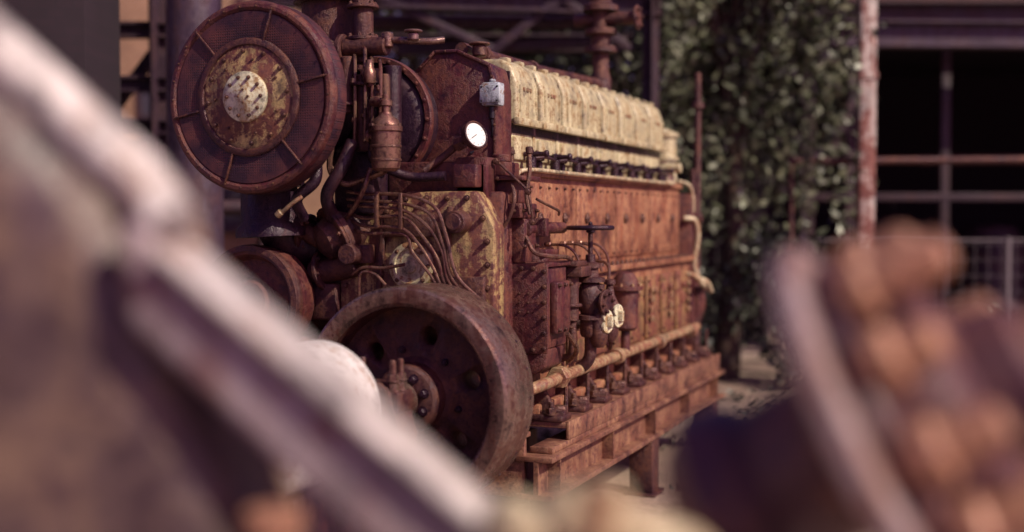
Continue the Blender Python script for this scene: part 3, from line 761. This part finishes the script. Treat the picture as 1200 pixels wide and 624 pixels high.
p=Part(); p.cyl((3.05,14.15,2.23),(8.5,14.15,2.26),.04,seg=16); p.cyl((8.4,14.15,GZ),(8.4,14.15,2.3),.05); p.cyl((3.08,14.15,GZ),(3.08,14.15,2.3),.03); p.done('rail',M_brown,C)
C=group('girder_gantry',True)
p=Part(); ibeam(p,(2.9,15,3.75),(10,15,3.70),.25,.28); 
for x in (3.35,9.8): ibeam(p,(x,15,GZ),(x,15,3.6),.2,.2)
p.done('gantry_beam',M_violet,C)
C=group('wire_fence',True)
p=Part()
for k in (0,1,3): p.cyl((1.1+k*1.7,16,GZ),(1.1+k*1.7,16,1.36),.035,seg=12)
p.cyl((11.3,16,GZ),(11.3,16,1.36),.035,seg=12); p.cyl((8.7,16,GZ),(8.7,16,1.36),.035,seg=12)
p.done('posts',M_wire,C)
p=Part()
for k in range(8): p.beam((1.1,16,-.12+k*.2),(11.3,16,-.12+k*.2),.004,.004,0)
for k in range(60): p.beam((1.2+k*.17,16,-.15),(1.2+k*.17,16,1.32),.004,.004,0)
p.beam((1.1,16,1.33),(11.3,16,1.33),.018,.018,0); p.done('wires',M_wire,C)

# vegetation
def leaves_obj(name, C, pts, size, mat, parent):
    n=len(pts); pts=np.array(pts)
    d=np.random.normal(size=(n,3)); d/=np.linalg.norm(d,axis=1)[:,None]
    e2=np.random.normal(size=(n,3)); e2-=d*(d*e2).sum(1)[:,None]; e2/=np.linalg.norm(e2,axis=1)[:,None]
    s=size*(.6+.8*np.random.rand(n))[:,None]
    V=np.stack([pts-d*s,pts+e2*s*.45,pts+d*s,pts-e2*s*.45],1).reshape(-1,3)
    me=bpy.data.meshes.new(name); me.vertices.add(4*n); me.vertices.foreach_set('co',V.ravel())
    me.loops.add(4*n); me.loops.foreach_set('vertex_index',np.arange(4*n)); me.polygons.add(n)
    me.polygons.foreach_set('loop_start',np.arange(n)*4); me.polygons.foreach_set('loop_total',np.full(n,4))
    me.update(); me.validate(); me.materials.append(mat)
    o=bpy.data.objects.new(name,me); scene.collection.objects.link(o); o.parent=parent; return o
def tree(name, base, H, rx, n_limb, n_strand, drape, nleaf, mat, lean=0, size=.06, z0=.6, clump=.14):
    C=group(name,True); bx,by=base; p=Part()
    top=Vector((bx+lean,by,H*.75))
    p.tube([(bx,by,GZ),(bx+.08,by,H*.25),(bx+lean*.6,by+.1,H*.5),top],lambda t:.16*(1-.75*t),12)
    L=[]
    for i in range(n_limb):
        a=random.uniform(0,2*math.pi); st=Vector((bx+lean*.5,by,H*random.uniform(z0*.5,.7)))
        R=rx*random.uniform(.4,1.2); en=Vector((bx+math.cos(a)*R,by+math.sin(a)*R*.7,H*random.uniform(z0,1.0)))
        mid=(st+en)/2+Vector((0,0,H*.1)); p.tube([st,mid,en],lambda t:.06*(1-.8*t),6); L.append((st,mid,en))
    pts=[]
    for i in range(n_strand):
        st,mid,en=random.choice(L); t=random.uniform(.3,1.05); q=mid.lerp(en,t)+Vector((random.gauss(0,clump),random.gauss(0,clump),random.gauss(0,clump)))
        ln=drape*random.uniform(.2,1.)**1.3; k=int(nleaf*ln/drape)+4
        dx=random.gauss(0,.18)*ln; dy=random.gauss(0,.12)*ln
        for j in range(k):
            u=random.random(); w=.12*(1-.5*u)
            z=q.z-ln*u
            if z<GZ+.05: continue
            pts.append((q.x+dx*u*u+random.gauss(0,w),q.y+dy*u*u+random.gauss(0,w),z+random.gauss(0,.05)))
    p.done('trunk',M_bark,C); leaves_obj('foliage',C,pts,size,mat,C); return C
tree('weeping_tree',(2.45,14.6),5.9,1.3,20,300,3.7,64,M_leaf,.1,.07)
tree('weeping_tree',(1.2,16.5),6.2,1.9,14,230,3.2,58,M_leaf,-.1,.08)
tree('broadleaf_tree',(-1.0,17.5),6.0,2.5,22,250,1.1,60,M_leaf,.2,.09,.6,.2)
tree('broadleaf_tree',(6.8,32),7,3,10,100,2,50,M_leaf2,.2,.1)
C=group('shrubs',True); pts=[]
for i in range(46):
    cx=random.uniform(-2.6,3.4); cy=random.uniform(13.2,15.8); cz=random.uniform(-.1,1.3); r=random.uniform(.2,.5)
    for j in range(240):
        v=np.random.normal(size=3); v/=np.linalg.norm(v); v*=r*(random.random()**.4)
        z=cz+v[2]
        if z>GZ: pts.append((cx+v[0],cy+v[1],z))
for i in range(30):
    cx=random.uniform(4.2,12); cy=random.uniform(16.6,17.7); cz=random.uniform(-.2,.4); r=random.uniform(.2,.45)
    for j in range(130):
        v=np.random.normal(size=3); v/=np.linalg.norm(v); v*=r*(random.random()**.4)
        if cz+v[2]>GZ: pts.append((cx+v[0],cy+v[1],cz+v[2]))
leaves_obj('foliage',C,pts,.06,M_leaf2,C)
C=group('weeds',True); pts=[]
for i in range(70):
    cx=random.uniform(.2,5.5); cy=random.uniform(8.5,13.2); r=random.uniform(.05,.22)
    for j in range(int(200*r)+8):
        pts.append((cx+random.gauss(0,r),cy+random.gauss(0,r),GZ+abs(random.gauss(.03,.06))))
leaves_obj('leaves',C,pts,.035,M_leaf2,C)

# ------------------------------------------------------------------ light
sd = Vector((.80,-.22,.70)).normalized()
w = bpy.data.worlds.new('World'); scene.world = w; w.use_nodes = True
nt = w.node_tree; bg = nt.nodes['Background']
sky = nt.nodes.new('ShaderNodeTexSky'); sky.sky_type = 'NISHITA'; sky.sun_disc = False
sky.sun_elevation = math.asin(sd.z); sky.sun_rotation = math.atan2(sd.x, sd.y)
sky.dust_density = 3
mx = nt.nodes.new('ShaderNodeMix'); mx.data_type='RGBA'; mx.blend_type='MULTIPLY'; mx.inputs[0].default_value=1
nt.links.new(sky.outputs[0], mx.inputs[6]); mx.inputs[7].default_value=(1.22,.62,1.25,1)
nt.links.new(mx.outputs[2], bg.inputs[0]); bg.inputs[1].default_value = .066
l = bpy.data.lights.new('sun','SUN'); l.energy=4.9; l.angle=math.radians(.5); l.color=(1,.90,.68)
lo = bpy.data.objects.new('sun',l); scene.collection.objects.link(lo)
lo.rotation_euler = sd.to_track_quat('Z','Y').to_euler(); lo.location=(10,-5,12)

cam = bpy.data.cameras.new('camera'); cam.lens=45; cam.sensor_width=36; cam.clip_end=1000; cam.clip_start=.05
cam.dof.use_dof=True; cam.dof.focus_distance=6.9; cam.dof.aperture_fstop=.56
camo = bpy.data.objects.new('camera',cam); scene.collection.objects.link(camo)
camo.location=(2.779,-5.568,1.6); camo.rotation_euler=(math.radians(90-2.14),0,YARD_ROT)
scene.camera=camo
scene.view_settings.view_transform='Standard'; scene.view_settings.look='None'; scene.view_settings.exposure=0
